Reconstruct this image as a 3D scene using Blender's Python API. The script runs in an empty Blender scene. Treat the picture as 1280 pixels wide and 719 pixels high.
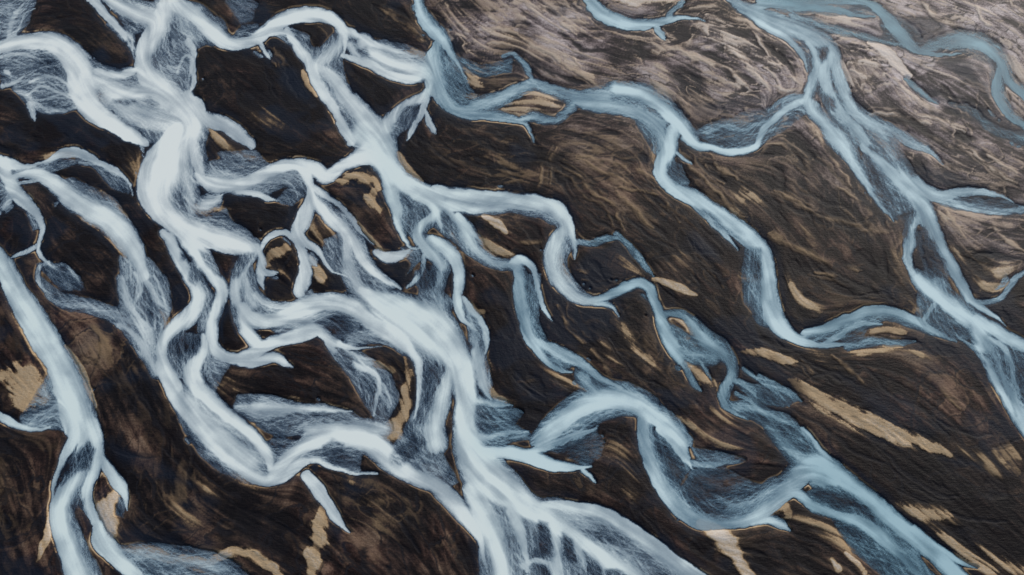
import bpy, math, random
import numpy as np
from collections import deque

# ------------------------------------------------------------------ camera
CAM_H = 260.0
PITCH = math.radians(52)
HFOV = math.radians(55)
TAN = math.tan(HFOV/2)
S = 1.0                     # grid step, in photograph pixels at the ground
MX, MY = 130, 84            # the traced plain goes on past the frame
W, H = 1280, 719
xs = np.arange(-MX, W+MX+.1, S, dtype=np.float32)
ys = np.arange(-MY, H+MY+.1, S, dtype=np.float32)
NX, NY = len(xs), len(ys)

def to_ground(x, y):
    xn = (x-640.0)/640.0*TAN
    yn = -(y-359.5)/640.0*TAN
    dx = xn
    dy = math.cos(PITCH)+yn*math.sin(PITCH)
    dz = -math.sin(PITCH)+yn*math.cos(PITCH)
    k = CAM_H/(-dz)
    return dx*k, dy*k

PX, PY = np.meshgrid(xs, ys)
GX, GY = to_ground(PX, PY)
GX = GX.astype(np.float32); GY = GY.astype(np.float32)
rng = np.random.default_rng(7)

# ------------------------------------------------------------------ small field tools
def vnoise(x, y, seed):
    r = np.random.default_rng(seed)
    T = r.random((256, 256), dtype=np.float32)
    xi = np.floor(x).astype(np.int32); yi = np.floor(y).astype(np.int32)
    fx = x-xi; fy = y-yi
    fx = fx*fx*(3-2*fx); fy = fy*fy*(3-2*fy)
    x0 = xi & 255; x1 = (xi+1) & 255; y0 = yi & 255; y1 = (yi+1) & 255
    a = T[y0, x0]*(1-fx)+T[y0, x1]*fx
    b = T[y1, x0]*(1-fx)+T[y1, x1]*fx
    return a*(1-fy)+b*fy

def fbm(scale, seed, octs=4, gain=.5, x=None, y=None):
    x = GX if x is None else x; y = GY if y is None else y
    s = 0; a = 1; n = 0
    for o in range(octs):
        c, sn = math.cos(o*1.3+seed), math.sin(o*1.3+seed)
        s = s+a*vnoise((x*c-y*sn)/scale+17.3*o, (x*sn+y*c)/scale+9.1*o, seed*31+o)
        n += a; a *= gain; scale *= .5
    return s/n

def box(a, r):
    r = int(round(r))
    if r < 1: return a
    for ax in (0, 1):
        pad = [(0, 0), (0, 0)]; pad[ax] = (r+1, r)
        c = np.cumsum(np.pad(a, pad, mode='edge'), axis=ax, dtype=np.float64)
        n = a.shape[ax]
        if ax == 0: a = (c[2*r+1:2*r+1+n]-c[0:n])/(2*r+1)
        else: a = (c[:, 2*r+1:2*r+1+n]-c[:, 0:n])/(2*r+1)
        a = a.astype(np.float32)
    return a
def blur(a, r):
    k = max(1, r/1.7)
    return box(box(box(a, k), k), k)
def sstep(e0, e1, v):
    t = np.clip((v-e0)/(e1-e0), 0, 1)
    return t*t*(3-2*t)

# ------------------------------------------------------------------ the traced plain
# one line per water thread: channel  strength  soft-left soft-right | x,y,halfwidth ...   (downstream)
SOFT = {'h': .10, 'm': .45, 's': 1.0, 'v': 2.0}
WATER = """
a 1 m h|-10,62,8 25,53,9 58,51,12 82,62,15 98,84,18 102,104,18 107,124,17 122,142,14 146,157,10 168,170,8 183,178,5
a .9 s s|140,120,14 165,118,12 195,112,10
a .75 v m|118,98,12 140,108,16 165,135,20 195,148,18 222,150,16
a 1 m h|105,-8,5 120,4,5 134,20,5 143,28,6 152,40,6 158,52,4 165,62,3 166,74,2
a .9 s m|125,-8,6 145,4,9 165,14,12 190,22,14
a 1 s h|216,-10,12 209,5,12 203,25,12 190,48,14 180,72,12 184,92,14 200,108,17 222,128,15 238,146,13 243,160,14 226,176,22 216,195,27 204,216,30 196,240,24 203,262,18 229,283,15 260,295,16 290,302,15 314,310,10
a .8 h m|236,52,4 240,62,4 242,80,3 242,100,3 240,112,3 236,120,2
a .9 m h|235,118,5 243,134,8 252,146,8 266,152,10 284,158,9 300,170,8 314,182,5
a .7 s s|226,190,10 232,215,10 236,240,9 240,262,7
a .8 s m|240,170,10 246,195,9 250,215,7
a 1 m h|120,88,4 135,93,5 150,94,5 165,90,4 172,85,4
a .85 s s|255,256,8 268,250,8 277,244,4
a .8 h h|238,122,2 248,126,3 254,134,3 256,142,2
a .7 m m|-6,74,4 15,69,5 35,69,5 50,74,3
a .9 m m|-6,88,6 5,90,5 14,96,4
a .9 m m|-6,110,5 10,106,5 24,100,5 32,94,3
a .6 s s|20,110,4 34,122,5 44,132,4 62,138,3 84,136,3 100,134,4
a .8 h h|36,130,3 40,140,3 42,150,2
a .8 m m|38,102,2 58,95,2 78,101,2 93,113,2
a .8 m m|33,119,2 50,108,2 72,113,2 90,124,2
a .7 m m|60,125,2 75,118,2 92,120,2
a .7 m m|0,60,2 20,40,3 30,20,2 44,12,2
a .7 m m|12,46,3 14,26,3 30,4,3
a .6 m m|178,30,2 190,22,3 202,10,3
a .7 m m|150,36,2 162,48,2 168,64,2
a .8 m m|222,92,2 232,70,2 240,78,2 236,100,2
l .8 m m|168,340,2 176,362,2 168,380,2
l .8 m m|192,345,2 200,362,2 206,378,2 212,392,2
l .75 m m|165,395,2 175,412,2 184,432,2 190,450,2
l .7 m m|420,445,2 432,462,2 446,475,2 452,495,2
l .7 m m|440,440,2 460,462,2 480,485,2 488,505,2
l .7 m m|430,435,2 452,448,2 470,452,2
d .6 m m|930,462,2 950,476,2 972,490,2 986,508,2
d .6 m m|920,492,2 938,500,2 950,512,2 966,520,2
d .55 m m|868,446,2 880,460,2 890,476,2
r .6 m m|660,400,2 668,424,2 682,440,2
r .6 m m|735,470,2 742,485,2 745,498,2
k .6 m m|10,232,2 28,228,2 50,224,2
k .6 m m|100,205,2 125,208,2 150,222,2
a .5 s s|10,15,4 14,30,6 12,40,6
a .5 m m|-5,14,4 12,10,4 24,18,3 30,8,3 44,4,3
b 1 m h|214,2,10 243,18,10 264,38,11 286,54,9 306,54,7 322,47,8 345,30,9 372,20,9 398,18,9 418,27,9 430,42,8 432,56,5 428,70,4
b .6 s s|240,20,14 262,36,16
b .55 v v|222,15,8 230,35,10 245,48,7
b 1 h s|425,34,6 440,42,5 456,50,4 470,56,4 488,62,4 506,67,3 518,72,2
b 1 h m|428,70,3 444,75,4 462,80,5 484,92,5 508,98,6 530,94,7 539,104,5 538,118,4
b .9 s s|436,56,4 446,66,5 456,73,6
b .9 v s|452,54,6 466,66,7 486,78,9 508,84,10 526,88,11
b .55 v v|480,66,10 505,76,12 524,82,10
b .9 m m|538,114,5 530,122,6 516,128,7 502,138,8 490,150,9 480,162,9
b .85 m m|533,124,3 528,138,4 520,152,3 513,164,3 508,176,2
b .9 h h|531,138,2 534,150,3 540,160,4 545,168,2
b 1 m h|358,38,3 366,50,5 376,65,6 386,78,7 396,100,7 407,121,7 419,139,6 430,158,5 440,176,6
b .8 s s|428,40,5 424,56,7 412,68,9 396,78,7 388,80,5
b .9 m s|397,84,6 415,97,9 428,117,12 447,138,14 462,156,15 474,166,14
b .9 h m|340,42,3 350,40,3 362,42,3
b .9 h h|325,54,3 330,62,2 338,74,2
b .9 h h|484,92,2 492,96,2 498,99,1
c 1 m m|460,166,24 470,176,24 477,195,19 487,213,15 502,228,13 522,239,12 546,246,10
c .9 h s|546,240,9 575,246,9 605,247,8 640,250,9 674,256,11 698,268,12 711,285,8 715,300,6 717,314,5 720,323,2
c .95 s h|520,244,8 545,252,8 575,258,6 600,262,5 640,258,5 668,263,4
c .7 v v|560,248,8 600,254,8 640,254,7 670,258,8
c .85 s m|706,284,7 696,304,10 689,325,9 694,345,9 708,361,8 726,373,7 748,379,5 764,384,4 774,394,3
c .6 s s|704,310,6 698,325,8 704,345,7 718,362,6
c .7 m m|487,160,6 497,150,8
n 1 m m|246,218,4 256,226,8 270,231,11 298,230,9 322,222,8 348,211,8 372,207,7 394,212,8 408,221,8 426,208,7 445,199,9 458,190,12
n 1 m h|296,238,3 318,241,4 333,248,4 345,252,2
n .55 s s|265,215,8 300,226,14 340,222,12 362,224,8
n .95 m h|376,208,7 385,222,6 389,240,5 386,258,8 378,276,9 373,292,7 382,304,5 396,312,4 404,322,3 409,334,3 422,342,2 440,349,2
n .9 m h|325,312,2 332,298,3 344,291,3 358,291,3 370,301,4 379,318,5 382,336,7 378,352,9 374,364,8
n .95 s m|390,238,3 397,253,7 412,272,9 430,287,9 444,304,8 451,322,7 465,338,6 484,350,5 502,361,4
n .9 m m|394,235,4 406,243,4 420,253,3 434,266,3 446,282,3 456,295,2 466,308,2
n .8 s s|436,300,7 434,318,8 437,338,9 448,358,11 466,374,13
n .95 m m|468,317,3 482,322,6 500,320,5 513,314,4
n .9 m h|440,198,6 460,203,4 475,208,3
n .85 s s|388,322,4 396,332,4
p .95 s m|480,215,7 484,228,6 490,250,8 496,270,6 501,287,4 507,302,3 514,311,3 527,311,2
p .85 m m|492,238,4 497,256,4 502,272,2
p .95 s m|538,248,8 545,262,7 540,273,7 528,282,7 523,294,7 531,307,8 544,322,8 552,334,6
p 1 m h|540,300,6 556,310,9 569,324,8 574,342,7 574,360,6 572,378,6 578,398,5 588,408,4 596,412,3
p .6 s s|556,330,7 550,348,7 546,366,8 552,380,10
p .8 m m|545,256,3 549,272,4 553,290,2
p .85 m m|530,320,3 528,338,3 520,352,3 510,360,3
p .85 m m|552,256,4 564,266,4 572,278,4
p .85 s s|570,272,5 578,284,8 586,300,10 596,315,7 612,326,6 630,332,5 646,332,5
p .9 h h|572,268,3 584,282,3 596,296,2 603,304,2
p .85 h s|580,375,3 588,388,5 598,398,4 606,412,4 609,428,4 607,442,3
p .7 s s|590,408,5 594,424,6 596,440,6 592,456,8
p 1 m h|640,328,4 652,325,5 662,332,4 668,345,3 672,358,3 677,378,3 684,392,3 692,402,1
r .85 s h|646,335,5 650,350,7 652,368,9 654,390,9 661,413,8 672,436,6 684,452,5 700,462,4 716,466,3
r .8 m m|668,425,4 684,432,6 702,442,8 722,452,7 736,462,5 752,473,4 770,482,3 787,492,3
r .5 s s|690,448,5 710,455,5
r .6 s s|728,470,7 738,482,8 744,494,7
d .95 m m|736,376,3 758,372,5 778,361,6 798,353,6 811,359,6 817,374,6 822,390,6 827,404,8 833,420,9 842,436,9 850,450,5
d .8 s m|826,393,4 848,393,4 864,404,7 878,422,11 897,436,11 911,449,7 916,464,6 912,476,6 904,490,7 906,504,6 918,515,4 934,524,3
d .6 s s|845,436,8 866,444,9 890,446,9
d .7 m m|850,446,4 858,462,4 866,478,4 876,488,3
d .7 m m|914,475,3 928,480,4 940,487,4 947,498,3
d .7 s s|918,506,4 940,508,6 958,517,5 982,526,5 1000,538,4 1012,550,4
d .55 m m|950,470,3 972,483,4 990,494,4 1002,502,3
d .9 h s|1005,538,3 1014,548,3 1025,562,3 1040,576,4
d .7 s s|962,538,6 978,552,7 992,566,9 1006,578,13
d .5 m m|770,292,3 790,312,4 806,332,4 818,346,3
d .5 m m|718,302,4 740,304,4 762,298,4 775,300,3
e 1 m m|998,592,10 1016,586,20 1036,594,20 1060,606,14 1084,622,11 1108,644,11 1138,669,10 1168,695,9 1200,724,10
e .95 m h|1143,662,4 1160,676,4 1174,688,4 1194,701,3 1222,711,2
e .9 m m|980,612,6 998,617,6 1018,633,7 1044,643,6 1074,652,8 1100,669,9 1122,688,9 1142,706,10 1162,726,9
e .35 s s|1075,630,10 1105,664,9 1140,694,8
f 1 s h|672,552,7 688,538,12 708,520,13 734,504,14 766,497,15 794,503,14 818,518,12 842,536,9 856,552,7
f .85 s h|806,525,9 806,545,9 814,570,11 824,595,11 837,618,12 857,640,12 882,652,10 910,654,8 940,648,9 962,634,10 980,615,12 1000,594,14
f 1 m h|828,536,7 842,548,8 850,559,8 857,572,5 868,587,2
f .7 m m|862,578,3 880,582,4 900,580,4 925,576,3
f .95 m m|662,566,4 690,556,5 716,546,5 744,536,4
f .9 s m|940,655,4 960,651,5 975,657,5 988,665,3
f .6 s s|915,636,10 945,628,12 970,612,12
f .4 s s|700,535,10 735,522,10 764,514,9
f 1 m h|590,556,9 605,566,8 640,567,8 664,572,9 690,581,8 714,585,7 738,583,4
f .95 m m|728,588,3 738,596,2 745,604,1
f .9 m m|576,530,3 578,545,4 586,556,6
f .75 s s|586,500,6 604,504,5 620,506,5 640,506,3
f .8 s s|580,545,7 610,548,5 640,540,5 660,540,4
h 1 m m|452,362,6 476,376,13 506,390,22 538,408,28 562,436,22 577,464,16 582,495,14 581,528,14 586,558,20 602,588,26 628,610,24 656,632,16 688,650,13 714,668,12 742,692,14 772,712,14 800,730,12
h .85 s s|470,372,12 500,395,22 530,415,28 548,436,22
h .85 m h|562,465,8 556,485,10 548,508,12 543,530,12 545,555,14
h .9 s m|596,440,8 602,470,8 606,490,7 612,500,4
h .9 h s|678,632,4 714,634,8 750,643,10 784,662,10 818,686,11 856,715,12 880,730,10
h .55 v v|690,640,10 740,660,12 790,690,16
h .9 s m|590,610,10 605,640,16 618,670,16 626,700,15 630,725,15
h .95 m m|640,640,10 650,665,8 658,692,4 660,720,3
h .9 s s|688,650,8 694,675,7 696,700,9 697,725,10
h .9 m m|720,675,5 730,695,5 733,715,4
h .9 m m|745,690,6 752,708,4 758,725,4
h .9 m m|655,706,5 668,700,4 684,704,5 692,716,6
l 1 m h|290,452,4 316,441,8 336,431,8 358,424,8 380,416,10 398,412,9 412,424,6 432,432,4 455,435,2 478,434,1
l 1 m m|303,385,8 316,398,10 345,400,10 376,385,12 412,377,11 444,384,12 470,404,13 498,424,11 518,443,7 525,468,6 523,498,5 518,522,4
l .7 v v|350,398,10 385,402,10 410,396,7
l .85 m m|410,428,4 424,446,5 446,458,5 464,466,4 473,478,3 470,498,4 466,520,3
l .55 s s|426,440,5 446,446,6 462,458,5
l 1 m h|300,452,6 320,453,7 342,448,6 355,455,4 367,460,1
l .6 s s|440,424,8 465,420,8 490,424,6
l 1 m m|204,293,5 213,300,7 222,318,7 233,338,8 244,356,9 248,375,9 240,395,10 220,410,9 206,424,8 202,440,8 208,462,8 220,485,8
l 1 m m|228,292,8 242,308,11 256,326,11 268,344,9 277,362,8 273,384,8 266,406,8 266,428,7 276,443,7 295,450,7 320,452,7
l .9 m m|318,310,8 306,328,10 296,346,8 294,366,7 299,392,8 308,412,8 322,430,8
l .9 m m|322,310,3 328,326,5 327,345,5 330,362,3
l .9 m h|326,340,4 338,341,4 347,340,3
l .7 s s|302,340,12 308,360,11 316,380,9
l .8 s m|320,368,4 332,378,4 350,382,4 368,378,3
l 1 m m|255,420,4 254,440,6 240,462,12 246,482,12 262,498,10 280,515,9 300,531,8 320,548,8 334,570,7 338,586,5
l .9 s h|200,455,6 210,478,8 224,500,10 244,526,10 268,552,10 294,578,9 320,596,9 342,598,8 362,588,9 378,579,7 398,577,4 424,586,4 446,590,3 472,591,3
l .9 v v|234,500,10 256,530,14 284,555,17 312,576,14
l .8 s s|150,405,4 168,420,5 182,440,6 196,466,6
l .55 s s|45,345,2 58,366,3 78,380,4 110,384,6 140,392,8 160,402,8
l .8 s s|152,350,5 160,378,6 172,395,4 180,412,4 188,428,4 196,445,4
l .75 m m|180,345,4 188,362,4 198,378,3 212,390,3
l .8 s s|178,400,3 186,412,3 190,428,3
l 1 m m|338,595,6 352,582,8 368,566,9 390,553,11 420,547,12 450,549,14 474,561,16 494,580,13 520,597,10 545,607,10 566,626,12 586,650,9 598,670,5 604,692,3 609,720,2
l .9 s s|318,510,6 345,510,7 375,511,5 410,512,5 440,514,3
l .7 s s|300,508,6 325,518,8 355,514,6
l .85 s s|385,538,8 420,535,9 455,535,8 480,536,8
l .4 s s|300,498,4 330,502,7 360,508,7
l 1 h h|384,596,7 396,610,9 408,627,7 419,645,6 428,658,4 435,665,3
j .95 m h|-20,300,10 -5,320,12 10,345,13 24,372,15 40,398,17 56,424,18 72,452,18 84,480,20 94,508,22 101,535,21
j 1 m h|112,532,11 120,552,8 121,575,7 114,598,6 108,618,6 111,636,7 119,652,6
j 1 s h|104,560,9 98,588,12 86,610,12 76,635,13 79,660,15 88,686,16 96,706,17 104,728,18
j .85 m h|94,545,8 84,562,6 76,582,4 68,603,3 65,625,2
j 1 h m|-10,516,6 4,524,7 22,533,6 45,538,4 62,535,4
j .9 m h|126,572,4 136,588,7 147,604,8 156,620,4 161,638,2
j .95 m h|122,656,6 126,672,11 138,688,12 152,703,10 172,719,8 186,730,6
j .6 v v|152,690,4 180,692,8 220,700,10 255,704,9 285,712,7
j .55 s s|40,530,8 58,518,8 70,505,7
k .95 m m|-8,199,5 12,205,7 28,208,5 48,204,3 64,200,4
k .9 h m|58,203,3 76,193,5 96,191,6 112,198,5 132,209,4 150,218,3 162,230,2 166,246,2
k .95 m m|12,222,4 30,217,5 50,217,9 68,230,10 92,250,12 115,264,14 138,276,16 155,293,16 168,315,12 176,332,8 180,346,8
k .6 v s|90,235,7 115,248,8 140,262,7
k .95 m h|-6,200,6 4,208,8 12,225,8 24,245,9 36,258,7 48,270,5 53,288,4 48,306,4 50,318,5 60,328,4 74,338,1
k .7 s m|-5,265,5 5,258,6 12,245,5
k .8 m m|48,304,2 36,312,3 22,318,3 14,322,3
k .6 m m|62,328,2 50,334,2 46,345,3 50,358,2
k .5 m m|66,332,2 80,330,2 92,342,2 100,352,2
k .8 m m|200,180,2 185,200,2 178,193,1
k .5 h h|175,172,2 180,190,2
s 1 s h|521,-8,5 522,8,5 528,24,7 544,42,9 558,58,7 569,74,5 578,88,3 584,101,2
s .8 s h|546,58,6 542,78,12 545,100,14 553,120,12 568,134,8 588,142,6 612,144,5 636,147,5 652,152,4 662,162,3 668,178,2
s .75 m s|580,138,6 600,131,8 624,124,9 648,112,7 668,105,6 690,112,7 714,121,8 738,123,8 756,124,9
s .8 m m|720,126,7 750,133,9 780,137,9 806,145,8 826,157,8
s .6 s s|740,120,7 775,116,9 806,124,9
s 1 s h|770,112,7 800,116,9 822,128,10 842,146,9 856,162,8 866,176,6
s .7 s s|800,140,10 820,160,12 832,182,12
s .95 m h|842,165,8 838,185,9 829,202,10 826,216,9 835,229,8 852,240,9 874,252,9 896,268,11 918,284,12 938,298,12 952,314,11 960,338,9 961,360,10 963,384,12 972,404,12 986,419,10 1006,428,8 1030,432,6 1056,430,5 1072,433,3
s .5 v v|942,318,6 944,345,10 948,370,12 958,392,10
s .9 m m|856,242,4 878,264,4 898,284,4 911,299,3 923,314,2
s .9 h h|846,192,2 856,200,2 864,206,2
s .8 s s|650,150,3 664,146,5 690,150,4 704,144,4 714,134,5
s 1 m m|858,172,6 872,182,5 890,185,4 908,190,5 928,188,5 944,183,4 950,172,4 958,158,5 972,145,5 986,134,5 1002,126,5
s .6 s s|884,166,4 905,158,4 925,162,4 945,156,4 965,146,4
s .7 m m|630,70,3 642,68,3 654,78,3 662,92,4 668,102,4
s .4 s s|580,76,3 600,86,3 620,85,3 640,78,2
s .7 m m|1020,132,4 1000,120,4 985,122,4 972,128,3 960,138,3
u .95 m h|730,-8,8 742,8,9 760,22,9 786,31,7 812,31,6 832,26,5 850,22,4 868,23,3 882,27,1
u .9 h h|820,32,4 826,42,4 832,51,2
u .7 m m|836,24,4 840,12,3 850,4,3 862,-5,3
t .8 m m|908,-6,6 930,10,9 955,22,11 982,33,12 1008,42,12 1030,53,11 1042,68,9 1046,84,7 1050,102,8 1056,120,8 1064,136,8
t 1 m h|935,18,3 960,34,4 984,48,4 1000,66,4 1007,80,3 1009,90,2
t .85 s m|1010,52,4 1019,68,6 1021,86,6 1014,104,6 1009,120,6 1014,136,7 1028,152,10 1044,170,12 1058,188,10 1068,206,7 1080,226,6 1094,246,5 1108,264,5 1118,278,3
t .85 m m|1038,70,7 1031,88,8 1032,106,8 1038,122,8 1046,138,9 1058,152,9 1072,166,8 1082,178,6
t .75 s h|1062,134,6 1078,148,7 1096,156,7 1118,168,6 1140,180,5 1162,191,4 1180,206,1
t .7 s s|1084,154,7 1100,168,8 1114,184,8 1124,202,8 1134,220,8
t .85 m h|1134,220,8 1154,238,8 1176,246,7 1200,240,6 1230,239,4 1256,246,3 1268,254,2
t .7 m m|1178,250,4 1208,258,5 1240,264,5 1285,263,4
t .9 m m|1078,182,4 1102,206,7 1126,228,9 1148,250,12 1160,270,12 1168,290,9 1178,312,8 1189,332,8 1200,352,6 1212,374,5
t .8 m m|1146,272,8 1139,288,7 1136,306,7 1134,322,5 1139,340,5 1150,356,7
t .95 s m|1148,346,8 1162,360,11 1178,374,12 1196,387,12 1212,399,11 1223,416,11 1232,436,12 1243,458,11 1254,482,12 1266,506,12 1284,532,12
t .9 m m|1220,398,7 1248,416,8 1290,438,9
t .8 m m|1236,424,4 1258,438,4 1267,466,3 1275,496,3
t .9 h m|1206,358,4 1216,377,4 1234,389,3 1258,408,1
t .7 m m|1216,377,3 1236,378,3 1252,372,3 1268,350,4 1290,336,3
t .6 s s|1166,340,10 1176,360,10
v .9 h s|1006,418,5 1030,412,6 1056,402,7 1084,392,7 1110,390,7 1138,399,7 1168,414,6 1196,427,3
v .8 m m|1032,430,4 1052,418,4 1074,406,4 1102,404,3
v .6 s s|1060,434,4 1090,427,4 1118,429,4 1145,426,3
v .7 m m|1166,383,3 1156,396,3 1150,404,3
v .6 m m|1198,420,2 1212,430,2 1224,440,2
w .85 m h|950,2,5 1000,1,5 1050,0,5 1082,4,5 1102,17,6 1118,34,8 1134,52,9 1150,64,6 1172,68,5 1202,67,2
w .85 m m|940,8,4 975,7,4 1010,10,5 1040,12,5 1066,18,4 1092,21,3
w .62 s s|990,20,4 1015,28,4 1042,37,4 1072,45,4 1100,52,4 1122,56,4
w .85 s h|1152,62,4 1174,55,7 1200,50,9 1224,53,9 1244,67,8 1256,84,6 1264,103,6 1288,126,6
w .85 s h|1252,88,5 1246,112,7 1254,132,6 1268,148,5 1290,164,4
w .62 m m|1132,100,3 1152,116,4 1174,130,3
w .25 v v|1110,30,8 1130,40,10 1145,55,9
w .35 s s|1190,130,3 1215,138,4 1240,160,5 1290,178,6
"""
# thin veils of silty water: channel  density  edge-softness | polygon
VEIL = """
a .38 6|0,62 30,58 80,62 90,90 95,130 70,138 40,130 25,112 0,100
a .40 9|-20,-20 40,-20 44,0 36,22 24,38 0,46 -20,40
a .35 5|150,22 200,10 200,34 165,42
a .45 6|135,30 165,38 168,70 150,45
a .45 6|192,48 236,50 243,85 238,118 222,106 202,88 192,70
a .35 5|180,160 205,145 220,146 210,178 182,176
a .34 5|195,246 210,262 250,272 282,262 290,280 268,292 235,285 205,265
a .42 5|250,205 275,200 296,205 300,215 260,222
a .36 5|270,190 320,190 335,205 318,214 285,212
a .30 9|300,28 314,24 322,5 300,-12 282,0
b .36 7|288,50 302,32 322,30 318,44
b .42 5|345,42 365,38 385,45 388,60 400,62 420,40 430,56 415,75 390,80 370,62
b .40 5|398,82 425,70 430,95 436,120 420,110
b .34 5|440,50 470,60 520,78 525,92 480,85 440,70
b .38 5|492,150 520,130 522,140 510,158 495,170
c .40 5|545,250 640,255 690,260 640,262 570,260
c .34 5|694,300 706,300 712,345 730,365 705,350
n .38 5|300,228 365,215 368,228 330,245 318,240
n .34 4|362,212 378,215 385,240 365,258 345,252 365,232
n .36 4|395,245 415,258 440,275 450,300 430,280 410,268
n .34 4|405,300 430,290 440,310 432,340 415,340 405,318
n .38 4|446,322 480,345 500,358 480,362 455,350
p .36 4|495,235 520,250 540,258 535,275 522,288 520,300 500,285 496,260
p .40 4|550,262 570,268 590,300 585,315 565,300 545,285
p .34 4|520,340 545,330 555,345 545,372 525,372
p .36 4|580,378 600,395 608,440 600,470 592,440
p .40 4|570,265 600,295 605,315 590,318 575,290
p .32 4|500,310 525,312 525,325 510,345 515,330
h .52 5|455,370 505,372 560,400 575,450 560,460 530,440 500,415 470,395
h .36 5|525,450 560,458 550,510 540,540 520,545 510,530 524,500
h .42 6|490,560 505,540 536,500 548,530 552,568 572,602 560,606 530,596 500,585
h .45 6|600,600 690,640 760,650 830,700 860,720 600,725
h .45 6|640,615 700,634 760,648 790,680 720,665
f .36 5|670,560 690,535 740,515 790,505 800,520 760,520 730,538 700,552
f .30 9|690,560 715,545 742,538 756,552 748,572 730,582 700,568
f .30 5|820,540 836,548 866,585 850,608 835,598
f .34 6|852,612 868,588 905,585 945,605 962,612 960,640 910,645 880,636
f .12 9|750,572 790,575 806,598 780,592
f .34 5|865,560 900,566 935,576 900,584 872,578
f .40 9|586,496 620,504 655,516 642,530 664,546 620,557 588,552
e .34 4|1010,615 1030,606 1058,608 1090,640 1130,675 1160,712 1150,715 1115,680 1080,655 1040,645 1020,634
e .36 4|1038,646 1072,654 1100,668 1125,695 1160,722 1105,722 1065,690
e .35 5|968,540 1004,540 1040,575 1000,590 985,565
d .36 5|830,400 862,420 880,440 905,445 890,458 850,450 838,430
d .26 4|900,500 950,500 1000,540 1010,560 960,540 930,520
d .24 4|920,480 960,480 1000,500 980,510 940,500
r .34 4|655,345 675,345 672,400 690,435 720,455 700,462 670,435 655,390
r .36 4|720,462 745,470 785,490 765,497 740,500 728,490
l .38 5|200,420 215,415 255,420 258,450 235,470 215,470 205,450
l .38 5|252,425 275,430 285,455 268,488 255,465
l .44 5|150,320 185,322 208,350 215,385 205,410 200,440 205,470 195,470 160,425 148,405 152,360
l .34 5|50,345 75,365 110,374 150,388 155,410 130,395 85,388 60,370
l .42 5|225,492 240,495 275,515 320,545 342,572 330,590 290,575 250,540
l .36 5|340,510 440,515 455,530 400,540 345,545 320,530
l .36 5|375,395 405,378 440,390 450,412 420,425 412,410
l .34 5|415,440 450,440 490,470 500,500 480,530 465,520 440,480
l .38 5|300,500 340,500 370,510 350,520 310,520
l .40 6|360,575 390,545 425,545 450,560 450,590 400,580
l .34 5|328,560 345,545 372,552 350,592 340,590
l .36 5|308,350 318,345 325,370 348,385 372,375 390,362 395,375 350,395 320,395
l .36 5|232,330 245,330 265,370 265,410 250,415 250,370
j .42 5|60,470 75,455 95,510 95,540 60,535 30,535 25,522
j .32 5|95,555 115,555 112,590 90,610 70,612 90,570
j .32 5|90,625 105,600 108,640 95,640
j .36 10|150,685 190,684 235,691 262,698 285,700 300,706 312,722 300,760 200,745 165,714
j .26 4|148,620 160,630 155,648 145,645
k .36 4|12,205 48,208 60,200 110,200 60,215 15,222
k .40 4|0,220 12,222 14,248 0,258
k .32 4|30,255 42,262 50,285 42,288
k .30 4|110,205 150,220 165,232 160,245 140,235
k .24 4|45,330 65,328 100,345 110,365 75,362
s .45 5|552,70 562,65 585,102 585,130 565,125 550,105
s .32 4|582,105 600,120 640,112 640,132 590,138 572,130
s .40 5|725,115 780,108 820,122 780,132 740,125
s .36 5|790,140 826,150 838,190 818,190 798,160
s .36 4|836,215 838,198 850,206 862,230 850,236
s .36 4|860,235 880,245 920,270 925,280 880,262
s .32 5|934,312 950,312 960,380 975,405 955,392 938,350
s .34 5|868,165 900,150 960,135 1005,118 1012,140 950,182 900,186
s .34 4|572,70 600,82 640,75 640,90 600,95 580,90
t .42 5|1082,188 1100,200 1150,250 1140,262 1118,272 1090,240 1072,205
t .30 5|1120,272 1142,262 1150,270 1138,295 1130,295
t .32 4|1142,292 1160,285 1175,310 1190,345 1165,348 1148,325
t .32 5|1150,355 1165,370 1205,400 1222,420 1205,425 1180,420 1155,405 1145,390
t .28 5|1000,48 1012,50 1018,95 1008,90
t .38 5|1020,110 1040,118 1050,150 1085,178 1060,185 1040,150
t .26 5|1165,250 1210,245 1260,250 1280,262 1240,266 1195,262
t .28 5|1050,150 1085,150 1140,225 1120,225 1095,190
t .28 5|1245,425 1290,438 1290,520 1270,490
v .34 5|1005,415 1050,402 1100,393 1100,405 1060,420 1020,428
v .28 5|1050,420 1085,400 1080,425 1120,430 1060,436
w .26 5|1085,6 1110,20 1145,60 1130,60 1100,50 1110,35
w .14 6|1150,65 1180,50 1230,52 1255,85 1240,115 1252,150 1240,120 1232,82 1200,68
w .28 4|960,5 1080,5 1095,20 1040,20 975,15
w .1 5|1100,72 1140,98 1180,130 1240,165 1285,175 1285,160 1220,138 1160,110
w .1 5|1180,72 1230,80 1240,100 1200,78
"""
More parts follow.
